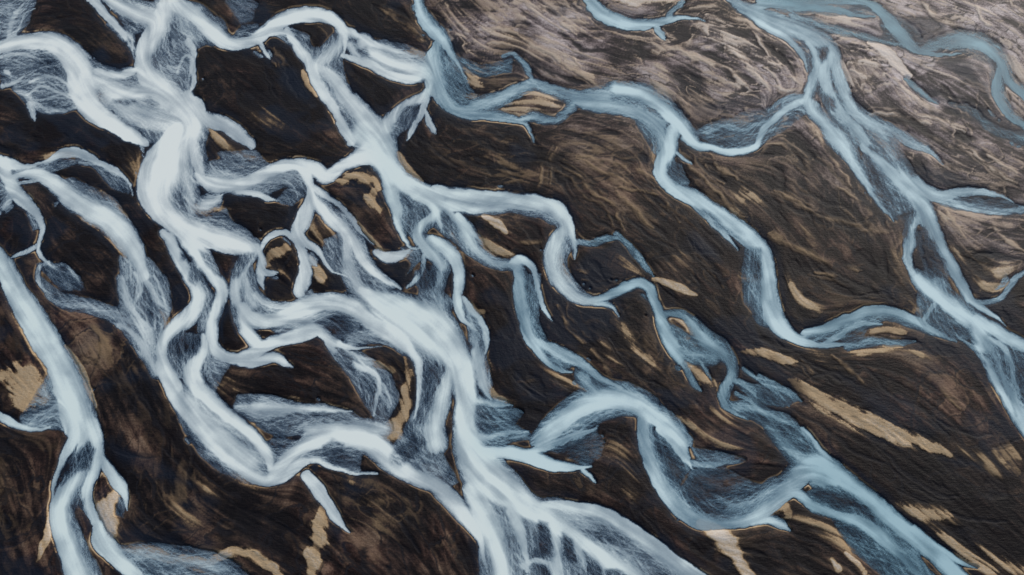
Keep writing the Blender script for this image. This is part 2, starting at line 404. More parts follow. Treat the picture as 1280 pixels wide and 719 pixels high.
# places inside the water where the bed shows: strength softness | polygon
GAP = """
.9 3|118,66 134,60 158,52 165,66 168,80 150,91 132,88
.85 3|142,125 168,126 172,129 158,132 146,130
.9 3|225,315 236,318 240,326 228,326
.8 3|248,313 262,318 285,335 290,340 270,342 256,330
.8 3|268,340 284,330 292,318 316,316 318,322 298,345 282,350
.8 3|236,335 246,330 252,345 244,356 236,350
.95 3|272,400 278,384 288,376 298,388 302,410 296,425 280,428
.75 4|212,428 232,418 252,420 246,436 222,444 212,442
.75 4|392,400 412,394 440,398 442,412 420,426 412,420
.9 3|392,50 402,54 408,36 400,34 390,36
.85 3|448,62 458,58 462,72 452,72
.85 3|498,145 508,133 522,130 520,142 508,156 494,156
.5 5|528,452 556,458 560,462 546,490 536,530 522,530 526,480
.75 4|488,566 500,556 520,548 532,552 520,568 500,582 490,578
.75 3|402,556 416,548 430,554 432,566 452,582 440,586 418,582 404,568
.9 3|388,580 398,580 400,590 390,592
.9 5|674,650 684,653 690,676 692,694 676,692 664,698 673,678
.85 3|702,665 716,676 722,700 714,704 706,690
.85 3|730,688 746,702 756,722 734,714
.9 3|666,704 684,706 688,720 672,722
.9 3|756,712 770,710 790,722 756,724
.55 5|730,664 760,658 790,680 795,690 750,676
.9 3|92,568 108,552 118,560 112,585 96,592 80,606 70,610 78,595
.85 3|90,632 104,624 108,642 116,662 108,672 98,656
.9 4|1144,290 1158,284 1166,300 1182,326 1182,345 1160,348 1146,330
.9 3|1125,268 1145,262 1148,270 1138,284 1134,298 1124,284
.9 3|1026,58 1036,58 1034,74 1028,80
.9 4|1022,112 1042,122 1044,140 1034,132
.6 4|1030,140 1044,144 1066,162 1060,168 1042,158
.7 4|1078,190 1086,192 1096,220 1120,245 1110,250 1086,225
.8 4|1108,164 1116,170 1128,190 1140,212 1150,224 1140,222 1122,200
.8 3|1024,608 1050,606 1072,622 1094,646 1090,650 1066,632 1044,636 1018,618
.5 4|1112,668 1150,704 1165,722 1155,722 1120,686
.7 4|826,556 838,562 858,590 848,604 834,590
.8 4|858,612 870,592 900,586 930,600 900,620 872,630
.8 3|1222,440 1240,440 1270,520 1262,500 1248,470 1236,450
.7 4|1200,410 1212,405 1222,430 1214,425
.75 4|940,310 952,312 952,350 942,350
.6 3|870,258 884,262 908,284 926,300 910,296 884,272
.7 3|452,378 460,378 468,392 478,400 470,396
.8 3|522,332 540,328 548,336 540,360 526,364
.7 3|832,206 848,200 858,226 846,230 834,218
.7 4|1146,290 1170,330 1185,345 1170,345
.7 4|1198,246 1215,242 1225,252 1205,256
.7 4|1225,245 1250,250 1260,258 1235,260
.6 8|694,556 740,544 744,568 720,574 702,566
.8 3|414,444 428,436 440,446 444,470 430,462
"""
# pale sand: strength softness | x,y,halfwidth ...   (name after @ when it is a bar of its own)
TAN = """
1 m|985,478,3 1000,488,8 1030,503,11 1070,522,12 1110,540,11 1150,555,8 1190,572,4 @0
1 m|925,441,2 950,445,6 978,452,6 993,456,3 @1
1.25 h|818,349,3 838,356,6 858,364,6 871,369,2 @2
1.3 m|880,658,8 895,668,14 910,684,13 924,702,12 938,722,11 @3
1.0 m|402,632,5 403,650,9 399,672,10 393,692,8 388,718,7 @4
.95 s|5,470,6 30,480,14 28,498,14 20,510,8 @5
1.12 m|225,700,6 262,700,7 285,692,6 305,690,7 324,696,8 340,710,7 350,726,6 @6
.8 s|150,690,4 200,696,7 260,712,9
1.2 h|62,642,2 60,658,4 57,675,5 50,690,4 44,703,1 @7
1.25 m|132,590,8 145,606,6 132,640,12 140,662,10 130,680,8 @8
1.1 h|497,192,4 506,208,7 516,219,6 525,226,2 @9
1 m|424,228,4 448,222,8 470,232,5 462,248,7 470,262,4 @10
1.2 h|470,316,3 484,322,6 502,321,5 514,315,3 @11
1 m|332,330,4 340,318,6 354,308,5 @12
1 m|388,320,4 396,335,7 404,350,6 @13
1.25 h|606,270,4 620,280,6 633,292,3 @14
1 m|508,450,3 511,470,5 508,498,8 502,524,10 490,545,10 @15
1.25 m|770,-4,6 790,4,10 815,0,9 @16
1.25 h|1085,55,4 1104,64,8 1122,80,8 1136,94,5 @17
1 m|1088,415,4 1110,412,8 1132,417,4 @18
.9 m|1066,438,3 1090,438,5 1124,432,4
1 m|940,655,2 975,632,8 985,642,6 @19
.8 s|1000,640,7 1016,655,9 1032,668,8 1052,682,6
1.2 h|1041,700,3 1048,712,4 1052,724,4
1.2 h|1056,692,3 1070,704,4 1084,722,4
.9 s|1108,623,2 1130,637,5 1158,642,5 1190,642,3
.9 s|1152,660,3 1176,671,5 1200,687,8 1232,702,8 1280,712,6
.8 s|1170,562,4 1200,562,5 1215,572,5 1240,572,5 1262,566,5 1290,562,5
.7 s|1210,584,4 1235,586,4 1265,592,4
.9 m|8,366,2 22,398,3 36,430,3 52,458,4 58,475,4
1.1 h|82,432,2 94,449,4 107,474,5 115,495,4 121,508,2 @20
1 m|60,198,4 75,196,6 88,203,6
1 h|110,236,2 130,244,4 146,258,4 158,274,2
1 h|104,273,3 125,286,2
1 h|128,279,4 142,294,6 150,308,5 156,320,2
.7 s|164,214,5 178,208,7 186,198,3
.9 m|230,258,3 250,258,4 272,261,2
.8 s|376,282,5 395,280,7 420,288,5 396,292,6
.8 s|562,290,4 572,302,5 580,325,4
.9 m|604,300,4 620,312,7 640,318,4
.8 h|440,268,2 456,286,2 474,314,3
.7 s|716,280,4 735,289,7 752,296,4
.9 m|704,322,5 710,336,6 714,350,4
.8 s|780,322,4 796,338,7 806,346,3
.6 s|820,342,4 840,338,8 870,322,6
.8 m|930,236,5 924,250,6 918,262,5 938,245,4 946,252,5
.9 m|455,443,3 470,455,4 490,468,4
.9 m|362,502,2 395,503,3 428,507,2
1.1 h|578,374,3 590,385,5 604,390,3
1 m|604,446,4 611,460,5 606,476,4 614,496,3 632,502,2
.8 m|198,392,4 212,402,6 220,408,3
.9 m|270,484,5 285,478,5 298,490,4
.8 s|680,472,7 706,480,9 732,488,5
.9 m|780,402,3 783,424,5 790,436,3 804,444,3 815,455,3
.8 m|752,430,3 762,445,4 771,456,2
.9 m|830,412,3 838,424,4 856,425,4 862,414,3 850,404,3 836,404,3
.9 s|864,456,5 878,468,7 890,476,4
.8 s|893,512,4 904,526,6
.9 m|828,516,3 846,526,4 868,536,3
.8 s|880,545,3 905,562,4 930,568,3
.9 m|898,20,3 908,42,5 918,62,5 934,84,4 948,98,4 964,114,3
.9 m|820,48,2 824,75,5 830,100,6 832,118,6
.8 s|806,80,4 812,100,8 824,112,9 800,108,6 770,100,5 745,86,5 722,74,4
.7 s|636,58,3 665,60,8 695,68,7
.9 m|700,62,3 720,84,3 745,104,4
.7 s|868,130,9 884,128,6 858,148,4
.9 s|636,132,5 660,131,8 694,129,4
.9 m|506,62,3 524,70,6 538,82,6
1.1 h|380,90,3 388,106,5 396,120,3
.7 s|318,148,6 338,152,9 352,158,4
.9 s|583,88,4 594,100,9 602,112,5
.9 m|578,122,4 596,122,4
.6 s|556,12,4 568,24,6 582,36,5 592,52,4
.8 m|588,42,3 615,41,4 645,49,4
.8 s|395,42,6 404,36,9
.9 m|440,602,4
.9 s|1025,18,4 1050,24,6 1065,34,5
.9 s|1098,22,4 1108,32,2
1 m|1052,78,3 1062,95,4 1074,112,3
.8 s|1160,74,4 1178,92,6 1192,100,4
.9 s|1262,76,6 1285,90,10
.9 s|1148,104,3 1160,118,4
.7 s|1025,172,4 1060,170,4
.8 s|1226,45,3 1250,165,5
.8 s|1128,184,5 1148,188,5
.9 s|1177,262,4 1184,282,5
.9 h|1188,310,2 1200,318,3 1210,324,1
.9 m|985,362,3 1000,378,4 1022,391,2
.9 m|1150,362,4 1158,374,4 1158,384,3 1140,386,2
.9 s|1225,365,6 1245,355,8 1256,335,6
.8 s|980,270,2 998,290,4 1014,308,2
.8 s|1060,265,4 1070,268,3
.6 s|1116,318,6 1124,330,6
.7 s|1010,440,3 1030,455,4 1050,470,3
.8 m|1138,436,2 1150,442,3
.7 h|1240,482,2 1250,500,3
.8 s|1008,100,8 970,105,8
.8 m|968,40,6 962,52,5
.8 s|255,605,4 262,615,10 270,622,8
.7 s|295,590,4 310,598,8 318,606,5
.6 s|215,640,6 235,655,8
.6 s|180,600,4 200,605,5
.7 s|825,680,4 850,690,7
.6 s|770,560,6 780,590,9 790,620,7
.8 m|275,180,6 265,160,4
.7 s|312,190,4 300,200,4
.8 m|248,130,3 252,134,2
.8 m|120,122,4 135,124,4 150,128,2
.9 m|345,325,2 350,340,3
"""
# where the dark sand is a little paler, greyer (g, with the upper-right sheen painted in) or browner (b) or nearly black (k):  kind amount | x y rx ry
PATCH = """
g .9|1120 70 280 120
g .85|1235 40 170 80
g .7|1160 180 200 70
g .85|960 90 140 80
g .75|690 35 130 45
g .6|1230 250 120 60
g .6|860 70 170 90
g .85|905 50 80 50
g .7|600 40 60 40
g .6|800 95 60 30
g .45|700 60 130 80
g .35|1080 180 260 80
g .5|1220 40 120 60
b .55|820 230 120 60
b .5|630 200 70 50
b .5|770 40 120 60
b .5|880 340 80 40
b .6|120 430 50 40
b .55|470 640 100 60
b .45|1150 450 120 40
b .35|1130 300 150 60
b .4|220 620 90 50
b .4|690 590 80 30
b .35|600 60 50 50
b .4|880 120 90 40
b .5|20 610 40 60
b .35|1050 250 100 60
b .35|820 470 90 50
k .7|90 290 50 50
k .6|290 250 40 40
k .5|360 460 60 30
k .7|290 400 25 25
k .5|330 110 90 50
k .4|470 110 40 40
k .5|880 300 90 40
k .6|1050 480 120 30
k .6|1160 600 120 40
k .6|660 470 50 60
k .5|800 640 60 50
k .4|640 430 50 60
k .4|1200 680 90 40
k .5|1230 90 60 40
k .4|150 580 50 40
k .5|340 690 70 40
k .5|50 130 60 40
"""

# wet, blue black hollows: amount softness | polygon
NAVY = """
.95 6|1120,22 1170,24 1225,48 1200,50 1150,62 1130,45
.95 6|1165,72 1225,75 1240,100 1248,135 1215,112 1180,86
.95 6|1155,108 1215,130 1280,158 1284,188 1240,168 1195,142
.9 6|1130,205 1190,215 1235,234 1160,236
.8 7|340,62 370,88 392,120 400,140 375,125 345,100 330,75
.8 6|300,2 330,5 345,25 318,40 290,30
.8 6|520,84 535,70 550,60 552,80 544,90
.8 5|80,90 130,60 140,75 100,92
.7 8|40,132 70,145 110,175 90,178 55,155
.8 6|1110,60 1135,75 1180,78 1150,84
.8 6|1195,236 1260,246 1290,258 1230,262
.9 5|1230,440 1275,470 1284,510 1262,500
.8 6|1205,415 1230,440 1250,480 1225,440
.7 8|960,445 1000,480 1010,500 960,480
.7 6|930,455 990,490 1010,510 950,500
.7 8|640,440 690,470 720,500 650,500
.6 8|130,552 190,572 250,610 200,600 150,575
.6 8|0,680 40,700 40,722 0,722
.7 6|800,595 760,580 740,570 790,575
.7 7|1175,575 1230,590 1280,598 1230,580
.7 6|860,280 890,310 900,330 850,310
.7 6|108,205 150,215 165,235 130,230
.6 7|20,255 60,290 45,300 10,290
.7 5|540,560 560,545 570,560 555,580
.6 9|1050,470 1110,500 1180,540 1110,520
.7 6|862,128 950,122 990,118 920,140 868,150
.6 6|395,620 425,655 430,690 410,660
"""
# fine pale crests and dark furrows on the dry land
CREST = """
650,4 670,14 690,26 720,40|656,-4 680,9 689,18|704,31 730,38|836,62 850,62 868,70 886,80 906,86 922,100 942,113|845,58 862,70 866,79|640,44 662,55 692,70 726,95 752,109
889,50 905,52 913,62 936,86 957,106|854,29 875,34 889,46|915,20 936,26 951,38 966,49|860,12 885,8 910,12 926,18|880,22 910,19|940,40 951,55 961,71|700,54 716,66 724,80
1150,-4 1162,15 1180,30 1202,36|1215,-4 1222,10 1226,23 1241,31|1253,-4 1265,15 1284,29|1060,74 1080,77 1101,85 1122,101|1062,85 1076,95 1096,110 1121,126 1137,136|1110,120 1126,130 1142,141
960,90 985,95 1006,104|960,108 980,112 1001,110|1145,145 1166,150 1202,166|1195,134 1206,150 1213,171|1090,142 1131,147 1162,158|1190,94 1221,110 1252,121|1212,60 1240,62 1262,70|1170,40 1200,42
700,184 731,195 762,205 792,212 822,226|720,195 746,212 776,223 800,240|694,205 720,220 746,241 771,261 777,291|820,180 815,196 821,212|848,190 862,210 881,226 901,246 916,263 931,271|885,195 901,215 922,226
960,181 986,188 1011,200 1031,221 1052,236 1072,251|980,200 1001,215 1016,226|964,240 991,250 1016,266 1042,276 1081,286 1112,291|1190,182 1211,190 1242,211 1272,229|1215,180 1242,196 1272,216|1180,258 1191,276 1206,297|1240,280 1261,301 1284,316
964,290 991,310 1016,321 1042,331 1072,341|1020,341 1051,346 1066,356|1040,445 1061,461 1081,479|1150,470 1181,491 1202,512|1000,455 1020,470|880,210 905,232|1000,145 1020,170 1040,200 1062,230|560,8 575,30 590,45 610,60|596,40 625,38 648,46|600,60 622,56 645,62
680,210 676,230 672,246|690,215 684,240|770,240 800,270 820,285|760,232 790,238 820,246|830,250 850,275|340,60 352,75 365,90|322,58 335,72 345,85|500,30 520,45 535,52|470,8 490,20 505,34
700,180 692,196 690,215|640,300 660,305 690,300|730,340 760,345 790,350|740,440 755,462 765,480|700,380 715,410 730,430|650,480 680,470|925,345 945,352 960,360
"""
FURROW = """
1050,80 1076,74 1102,71|1110,64 1126,75 1142,93|1085,146 1120,148 1152,154|1120,56 1131,66|1140,112 1166,141 1182,152 1212,177|1150,113 1181,119 1216,131 1242,151 1284,168|1000,190 1021,201 1042,216 1062,237
964,250 986,262 1011,268 1031,271 1056,286 1082,285|1210,326 1236,315 1280,326|1170,205 1211,216 1252,236|1190,186 1231,206 1274,232|820,325 850,319 881,315 902,321|690,210 701,231 741,272 772,292|1080,455 1111,491 1152,512 1184,543
1000,450 1031,466 1052,482|975,505 1021,532 1062,562 1102,577|1095,555 1131,591 1171,616 1197,621|130,555 161,570 192,576|165,630 191,656 222,681 252,691 322,686|422,605 426,641 442,662|700,40 730,60 770,72|760,86 790,98
660,75 690,90 730,110|900,90 930,110 950,122|870,60 890,70 905,76|1130,22 1171,25 1197,38 1232,52|930,160 900,150 870,158|1000,240 1030,252 1060,262|1120,380 1100,372 1070,372|640,470 660,490 680,505|740,530 770,540|560,150 590,170 620,190
520,165 550,190 570,210|345,66 362,90 372,120|330,90 350,120|1240,560 1270,552|1180,640 1220,650 1260,655|1120,610 1160,630|800,640 830,670 850,700|470,625 500,650 520,690|200,560 230,590 250,630|150,440 160,480 185,520
860,300 880,330 900,345|780,270 820,300 840,310|760,420 790,460 815,480|700,430 720,450|940,420 980,434 1010,440|1010,480 1040,470 1070,480|1170,520 1200,540 1240,545|620,200 640,220 655,240
"""

def parse(t):
    out = []
    for ln in t.strip().splitlines():
        head, pts = ln.split('|')
        bar = None
        if '@' in pts: pts, bar = pts.split('@'); bar = int(bar)
        P = np.array([[float(q) for q in p.split(',')] for p in pts.split()], dtype=np.float32)
        out.append((head.split(), P, bar))
    return out

def catmull(P, step=2.0):
    if len(P) == 1: return np.vstack([P, P+[[3, 1, 0]]])
    Q = np.vstack([2*P[0]-P[1], P, 2*P[-1]-P[-2]])
    o = []
    for i in range(1, len(Q)-2):
        p0, p1, p2, p3 = Q[i-1], Q[i], Q[i+1], Q[i+2]
        n = max(2, int(np.hypot(*(p2-p1)[:2])/step))
        for t in np.linspace(0, 1, n, endpoint=False):
            o.append(.5*((2*p1)+(-p0+p2)*t+(2*p0-5*p1+4*p2-p3)*t*t+(-p0+3*p1-3*p2+p3)*t**3))
    o.append(P[-1]); o = np.array(o, dtype=np.float32); o[:, 2] = np.maximum(o[:, 2], .8)
    return o

def extend(P):
    """threads that leave the frame run on across the plain"""
    P = list(P)
    for end in (0, -1):
        p = P[end]
        if p[0] < 1 or p[0] > W-1 or p[1] < 1 or p[1] > H-1:
            q = P[1] if end == 0 else P[-2]
            d = (p-q)[:2]; d = d/np.hypot(*d)
            n = np.array([p[0]+d[0]*170, p[1]+d[1]*170, max(p[2], 6)], dtype=np.float32)
            if end == 0: P.insert(0, n)
            else: P.append(n)
    return np.array(P)

# edges wander a little
wobx = (fbm(9, 3, 3)-.5)*5.5+(fbm(2.4, 5, 2)-.5)*2.4
woby = (fbm(9, 4, 3)-.5)*5.5+(fbm(2.4, 6, 2)-.5)*2.4
QX = PX+wobx; QY = PY+woby

def window(x0, x1, y0, y1):
    j0 = max(0, int((x0+MX)/S)); j1 = min(NX, int((x1+MX)/S)+1)
    i0 = max(0, int((y0+MY)/S)); i1 = min(NY, int((y1+MY)/S)+1)
    return i0, i1, j0, j1

wx2 = (fbm(16, 61, 3)-.5)*26+(fbm(3.5, 62, 3)-.5)*12; wy2 = (fbm(16, 63, 3)-.5)*20+(fbm(3.5, 64, 3)-.5)*9
def stroke(P, sl, sr, rough=False):
    """profile of one thread over its window"""
    C = catmull(P)
    if not rough and P[-1, 2] <= 4.5 and 0 < P[-1, 0] < W and 0 < P[-1, 1] < H:
        nt_ = max(3, int(len(C)*.3)); C[-nt_:, 2] *= np.linspace(1, .3, nt_)
    T = np.gradient(C[:, :2], axis=0); T /= np.maximum(np.hypot(T[:, 0], T[:, 1])[:, None], 1e-6)
    sm = max(sl, sr)
    m = (C[:, 2].max()*(1.2+sm)+8+(14 if rough else 0))
    i0, i1, j0, j1 = window(C[:, 0].min()-m, C[:, 0].max()+m, C[:, 1].min()-m, C[:, 1].max()+m)
    if i1 <= i0 or j1 <= j0: return None
    best = np.full((i1-i0, j1-j0), 99, np.float32); prof = np.zeros_like(best)
    CH = 16
    for c in range(0, len(C), CH):
        D = C[c:c+CH+1]; TT = T[c:c+CH+1]
        mm = D[:, 2].max()*(1.2+sm)+6+(14 if rough else 0)
        a0, a1, b0, b1 = window(D[:, 0].min()-mm, D[:, 0].max()+mm, D[:, 1].min()-mm, D[:, 1].max()+mm)
        if a1 <= a0 or b1 <= b0: continue
        x = QX[a0:a1, b0:b1]; y = QY[a0:a1, b0:b1]
        if rough: x = x+wx2[a0:a1, b0:b1]*rough; y = y+wy2[a0:a1, b0:b1]*rough
        bb = np.full(x.shape, 1e9, np.float32); k = np.zeros(x.shape, np.int32)
        for q in range(len(D)):
            d2 = (x-D[q, 0])**2+(y-D[q, 1])**2
            u = d2 < bb; bb[u] = d2[u]; k[u] = q
        dist = np.sqrt(bb); w = D[k, 2]
        dx = x-D[k, 0]; dy = y-D[k, 1]
        left = dx*TT[k, 1]-dy*TT[k, 0] > 0
        s = np.where(left, sl, sr)
        inn = w*np.interp(s, (.1, .45, 1, 2), (.93, .66, .16, 0)).astype(np.float32)
        out = w*np.interp(s, (.1, .45, 1, 2), (1.03, 1.20, 1.85, 2.7)).astype(np.float32)+.7
        t = np.clip((dist-inn)/(out-inn), 0, 1)
        p = np.where(s < .3, 1-sstep(0, 1, t), (1-t*t*(3-2*t))**1.25)
        p = p*(1-.16*np.clip(dist/w, 0, 1)**2)          # fullest in mid stream
        sub = prof[a0-i0:a1-i0, b0-j0:b1-j0]
        np.maximum(sub, p, out=sub)
    return i0, i1, j0, j1, prof

def poly(P, soft):
    i0, i1, j0, j1 = window(P[:, 0].min()-soft*2-6, P[:, 0].max()+soft*2+6, P[:, 1].min()-soft*2-6, P[:, 1].max()+soft*2+6)
    if i1 <= i0 or j1 <= j0: return None
    x = QX[i0:i1, j0:j1]; y = QY[i0:i1, j0:j1]
    ins = np.zeros(x.shape, bool); dm = np.full(x.shape, 1e9, np.float32)
    n = len(P)
    for a in range(n):
        (ax, ay), (bx, by) = P[a, :2], P[(a+1) % n, :2]
        c = ((ay > y) != (by > y))
        xx = (bx-ax)*(y-ay)/((by-ay) if abs(by-ay) > 1e-6 else 1e-6)+ax
        ins ^= c & (x < xx)
        t = np.clip(((x-ax)*(bx-ax)+(y-ay)*(by-ay))/max((bx-ax)**2+(by-ay)**2, 1e-6), 0, 1)
        dm = np.minimum(dm, (x-ax-t*(bx-ax))**2+(y-ay-t*(by-ay))**2)
    sd = np.sqrt(dm)*np.where(ins, 1, -1)
    return i0, i1, j0, j1, sstep(-soft, soft, sd)

CH_IDS = 'abcnprdefhljksutvw'
water = parse(WATER)
D = np.zeros((NY, NX), np.float32)          # silt density, 0..1
core = np.zeros_like(D)
own = np.zeros_like(D); owner = np.full((NY, NX), -1, np.int8)
samples = []
for hd, P, _ in water:
    P = extend(P); ch = CH_IDS.index(hd[0]); st = float(hd[1])
    C = catmull(P, 6); T = np.gradient(C[:, :2], axis=0); samples.append(np.hstack([C, T/np.maximum(np.hypot(T[:, 0], T[:, 1])[:, None], 1e-6)]))
    r = stroke(P, SOFT[hd[2]], SOFT[hd[3]])
    if r is None: continue
    i0, i1, j0, j1, p = r
    d = D[i0:i1, j0:j1]; v = p*st; d[:] = np.maximum(d, v)+.35*np.minimum(d, v)*(1-np.maximum(d, v))
    o = own[i0:i1, j0:j1]; u = p > o; o[u] = p[u]; owner[i0:i1, j0:j1][u] = ch
for hd, P, _ in parse(VEIL):
    ch = CH_IDS.index(hd[0]); st = float(hd[1])*.88
    r = poly(P, float(hd[2]))
    if r is None: continue
    i0, i1, j0, j1, p = r
    d = D[i0:i1, j0:j1]; v = p*st; d[:] = np.maximum(d, v)+.25*np.minimum(d, v)*(1-d)
    o = own[i0:i1, j0:j1]; u = v*.5 > o; o[u] = v[u]*.5; owner[i0:i1, j0:j1][u] = ch
gapm = np.zeros_like(D)
for hd, P, _ in parse(GAP):
    r = poly(P, float(hd[1]))
    i0, i1, j0, j1, p = r
    g = gapm[i0:i1, j0:j1]; g[:] = np.maximum(g, p*float(hd[0]))
D = D*(1-.62*gapm)
# silt spreads sideways inside the water and never over the banks
M = sstep(.03, .14, D)
spread = .5*blur(D*M, 5)/(blur(M, 5)+.02)+.5*blur(D*M, 15)/(blur(M, 15)+.02)
D = M*(.58*D+.42*np.maximum(spread*1.06, .35*D))
D = D*(1-.25*gapm)

# ---- flow directions, from the threads
cs = 8
sy, sx = PY[::cs, ::cs], PX[::cs, ::cs]
fx = np.full(sx.shape, .82*2e-4, np.float32); fy = np.full(sx.shape, .5*2e-4, np.float32)
for smp in samples:
    for q in smp:
        r2 = (sx-q[0])**2+(sy-q[1])**2
        w = (4+q[2])/(r2+40)**1.4
        fx += w*q[3]; fy += w*q[4]
def upsample(a):
    yi = np.clip((np.arange(NY))/cs, 0, a.shape[0]-1.001); xi = np.clip(np.arange(NX)/cs, 0, a.shape[1]-1.001)
    y0 = yi.astype(int); x0 = xi.astype(int); fy_ = (yi-y0)[:, None]; fx_ = (xi-x0)[None]
    return ((a[y0][:, x0]*(1-fx_)+a[y0][:, x0+1]*fx_)*(1-fy_)+(a[y0+1][:, x0]*(1-fx_)+a[y0+1][:, x0+1]*fx_)*fy_).astype(np.float32)
near_d = np.full(sx.shape, 1e9, np.float32); near_o = np.zeros(sx.shape, np.int8)
for (hd, P_, _), smp in zip(water, samples):
    k_ = CH_IDS.index(hd[0])
    for q in smp[::2]:
        r2 = (sx-q[0])**2+(sy-q[1])**2
        u = r2 < near_d; near_d[u] = r2[u]; near_o[u] = k_
near_o = np.repeat(np.repeat(near_o, cs, 0), cs, 1)[:NY, :NX]
if near_o.shape != owner.shape: near_o = np.pad(near_o, ((0, NY-near_o.shape[0]), (0, NX-near_o.shape[1])), mode='edge')
owner = np.where(owner < 0, near_o, owner)
n = np.hypot(fx, fy); FX = upsample(fx/n); FY = upsample(fy/n)
n = np.hypot(FX, FY)+1e-6; FX /= n; FY /= n

def lic(srcs, fx, fy, L, step=1.0):
    """run the noises out along the flow"""
    out = [s.copy() for s in srcs]; cnt = 1
    jj, ii = np.meshgrid(np.arange(NX, dtype=np.float32), np.arange(NY, dtype=np.float32))
    for sg in (1, -1):
        x = jj.copy(); y = ii.copy(); lx = ly = None
        for k in range(L):
            xi = np.clip(x+.5, 0, NX-1).astype(np.int32); yi = np.clip(y+.5, 0, NY-1).astype(np.int32)
            vx = fx[yi, xi]; vy = fy[yi, xi]
            x += sg*step*vx; y += sg*step*vy
            xi = np.clip(x+.5, 0, NX-1).astype(np.int32); yi = np.clip(y+.5, 0, NY-1).astype(np.int32)
            for o, s in zip(out, srcs): o += s[yi, xi]
            if sg == 1: cnt += 1
    return [o/(2*L+1) for o in out]
def norm(a):
    return np.clip(.5+(a-a.mean())/(a.std()*4.2), 0, 1)

def rot(a):
    c, s = math.cos(a), math.sin(a)
    return FX*c-FY*s, FX*s+FY*c
white = [rng.random((NY, NX), dtype=np.float32) for _ in range(3)]
wide = vnoise(GX/.7, GY/.7, 77)
landA, landB, landC, landD = [norm(a) for a in lic([fbm(14, 11, 3), fbm(5, 12, 3), .4*white[0]+.6*vnoise(GX/1.0, GY/1.0, 5), fbm(2.2, 13, 2)], FX, FY, 26, 1.4)]
longA, longB = [norm(a) for a in lic([fbm(30, 14, 4), landB], FX, FY, 34, 2.2)]
# the land has been cut by many floods: its grain wanders away from today's flow
wa = (fbm(34, 70, 3)-.5)*2.2
ca, sa = np.cos(wa), np.sin(wa)
LX = FX*ca-FY*sa; LY = FX*sa+FY*ca
def ridged(scale, seed, octs):
    t = 0; a = 1; n_ = 0; sc_ = scale
    for o in range(octs):
        w_ = fbm(sc_, seed+o, 2, .45, GX+wx2*.35, GY+wy2*.35)
        t = t+a*(1-np.abs(w_*2-1)*1.9); n_ += a; a *= .55; sc_ *= .5
    return t/n_
g1, g2, g3, g4 = lic([ridged(30, 301, 3), ridged(11, 311, 3), ridged(4.5, 321, 2), fbm(60, 331, 3)], LX, LY, 9, 1.5)
g5, = lic([ridged(2.2, 341, 2)*.7+.3*white[2]], LX, LY, 4, 1.0)
g1, g2, g3, g5 = norm(g1), norm(g2), norm(g3), norm(g5)
gully = np.maximum(sstep(.80, .97, norm(-g2*.9-.35*g3)), sstep(.84, .98, norm(-g1-.2*g3)))
v1a, v1b = lic([white[1], wide], *rot(.36), 12)
v2a, v2b = lic([white[2], vnoise(GX/.7, GY/.7, 78)], *rot(-.36), 12)
famB, = [norm(a) for a in lic([fbm(19, 371, 3)], LX, LY, 20, 1.8)]
famC, = [norm(a) for a in lic([fbm(10, 381, 3)], LX, LY, 14, 1.4)]
v0a, v0b, v0c = lic([white[0], vnoise(GX/.9, GY/.9, 79), fbm(3, 80, 2)], FX, FY, 22)
n1 = np.maximum(norm(v1a), norm(v2a)); n2 = np.maximum(norm(v1b), norm(v2b))
strand = norm(n1*.75+n2*.45+norm(v0a)*.35)
flowtex = norm(norm(v0a)*.35+norm(v0b)*.5+norm(v0c)*.8)

thread = sstep(.86, .985, 1-np.abs(norm(longB+.25*landD)*2-1)*3.4)*sstep(.38, .5, fbm(15, 91, 2))
side = sstep(.03, .10, blur(D, 14))*(1-sstep(.05, .2, D))
thread = sstep(.3, .6, blur(thread*side, 1.3))
D = np.maximum(D, .42*thread)

# ---- final silt: mid densities break up into fine strands, cores stay nearly whole
big = fbm(7, 21, 3)
mid = np.clip(1-np.abs(D-.36)/.48, 0, 1)
A = D+(strand-.5)*.56*mid+(big-.5)*.30*mid+(flowtex-.5)*.26*np.clip(D*1.6, 0, 1)*(1-.35*D)
A = A*1.06-.22*D*sstep(.45, .9, D)*(1-norm(v0c))*1.15
A = np.clip(A, 0, 1)*sstep(.02, .16, D)
A = np.clip(A, 0, 1)**1.15

# ---- sand, wet bed and dark land
Dsm = blur(D, 7); Dw = blur(D, 16)
tan = np.zeros_like(D); tsoft = np.zeros_like(D)
bars = {}
tnoise = norm(landC*.9+landD*.9+landB*.4+fbm(2.5, 31, 3)*.9+.25*white[1])
for hd, P, bar in parse(TAN):
    sf = SOFT[hd[1]]
    r = stroke(extend(P), sf+.5, sf+.5, {'h': .25, 'm': .6, 's': 1.0}[hd[1]])
    if r is None: continue
    i0, i1, j0, j1, p = r
    st = float(hd[0])
    if sf == 1.0 and st <= .85: st *= .62
    amp = {'h': .7, 'm': 1.3, 's': 1.9}[hd[1]]*(.4 if st > 1.1 else 1)
    v = sstep(.28, .72, p+(tnoise[i0:i1, j0:j1]-.52)*amp*(p > .02)*(1.15-.5*p))*sstep(.02, .2, p)*min(st, 1)
    if st > 1: v = v+np.clip(p-.25, 0, 1)*(st-1)*1.3*sstep(.25, .6, v)
    t = (tan if st > 1 or bar is not None else tsoft)[i0:i1, j0:j1]; t[:] = np.maximum(t, v)
    if bar is not None: bars[bar] = (i0, i1, j0, j1, p)
ts, th = lic([tsoft, tan], FX, FY, 11, 1.5)
tsoft = .8*np.clip(ts*1.15+.35*tsoft, 0, 1)
tsoft = np.clip(.35*tsoft+.85*sstep(.30, .85, tsoft+(landC-.5)*1.0+(landD-.5)*.5)*tsoft**.5*sstep(.02, .15, tsoft), 0, 1)
tan = np.maximum(np.maximum(tan*np.clip(.35+1.3*th, 0, 1), tsoft), .6*th*sstep(.4, .7, th+.8*(landC-.5)))
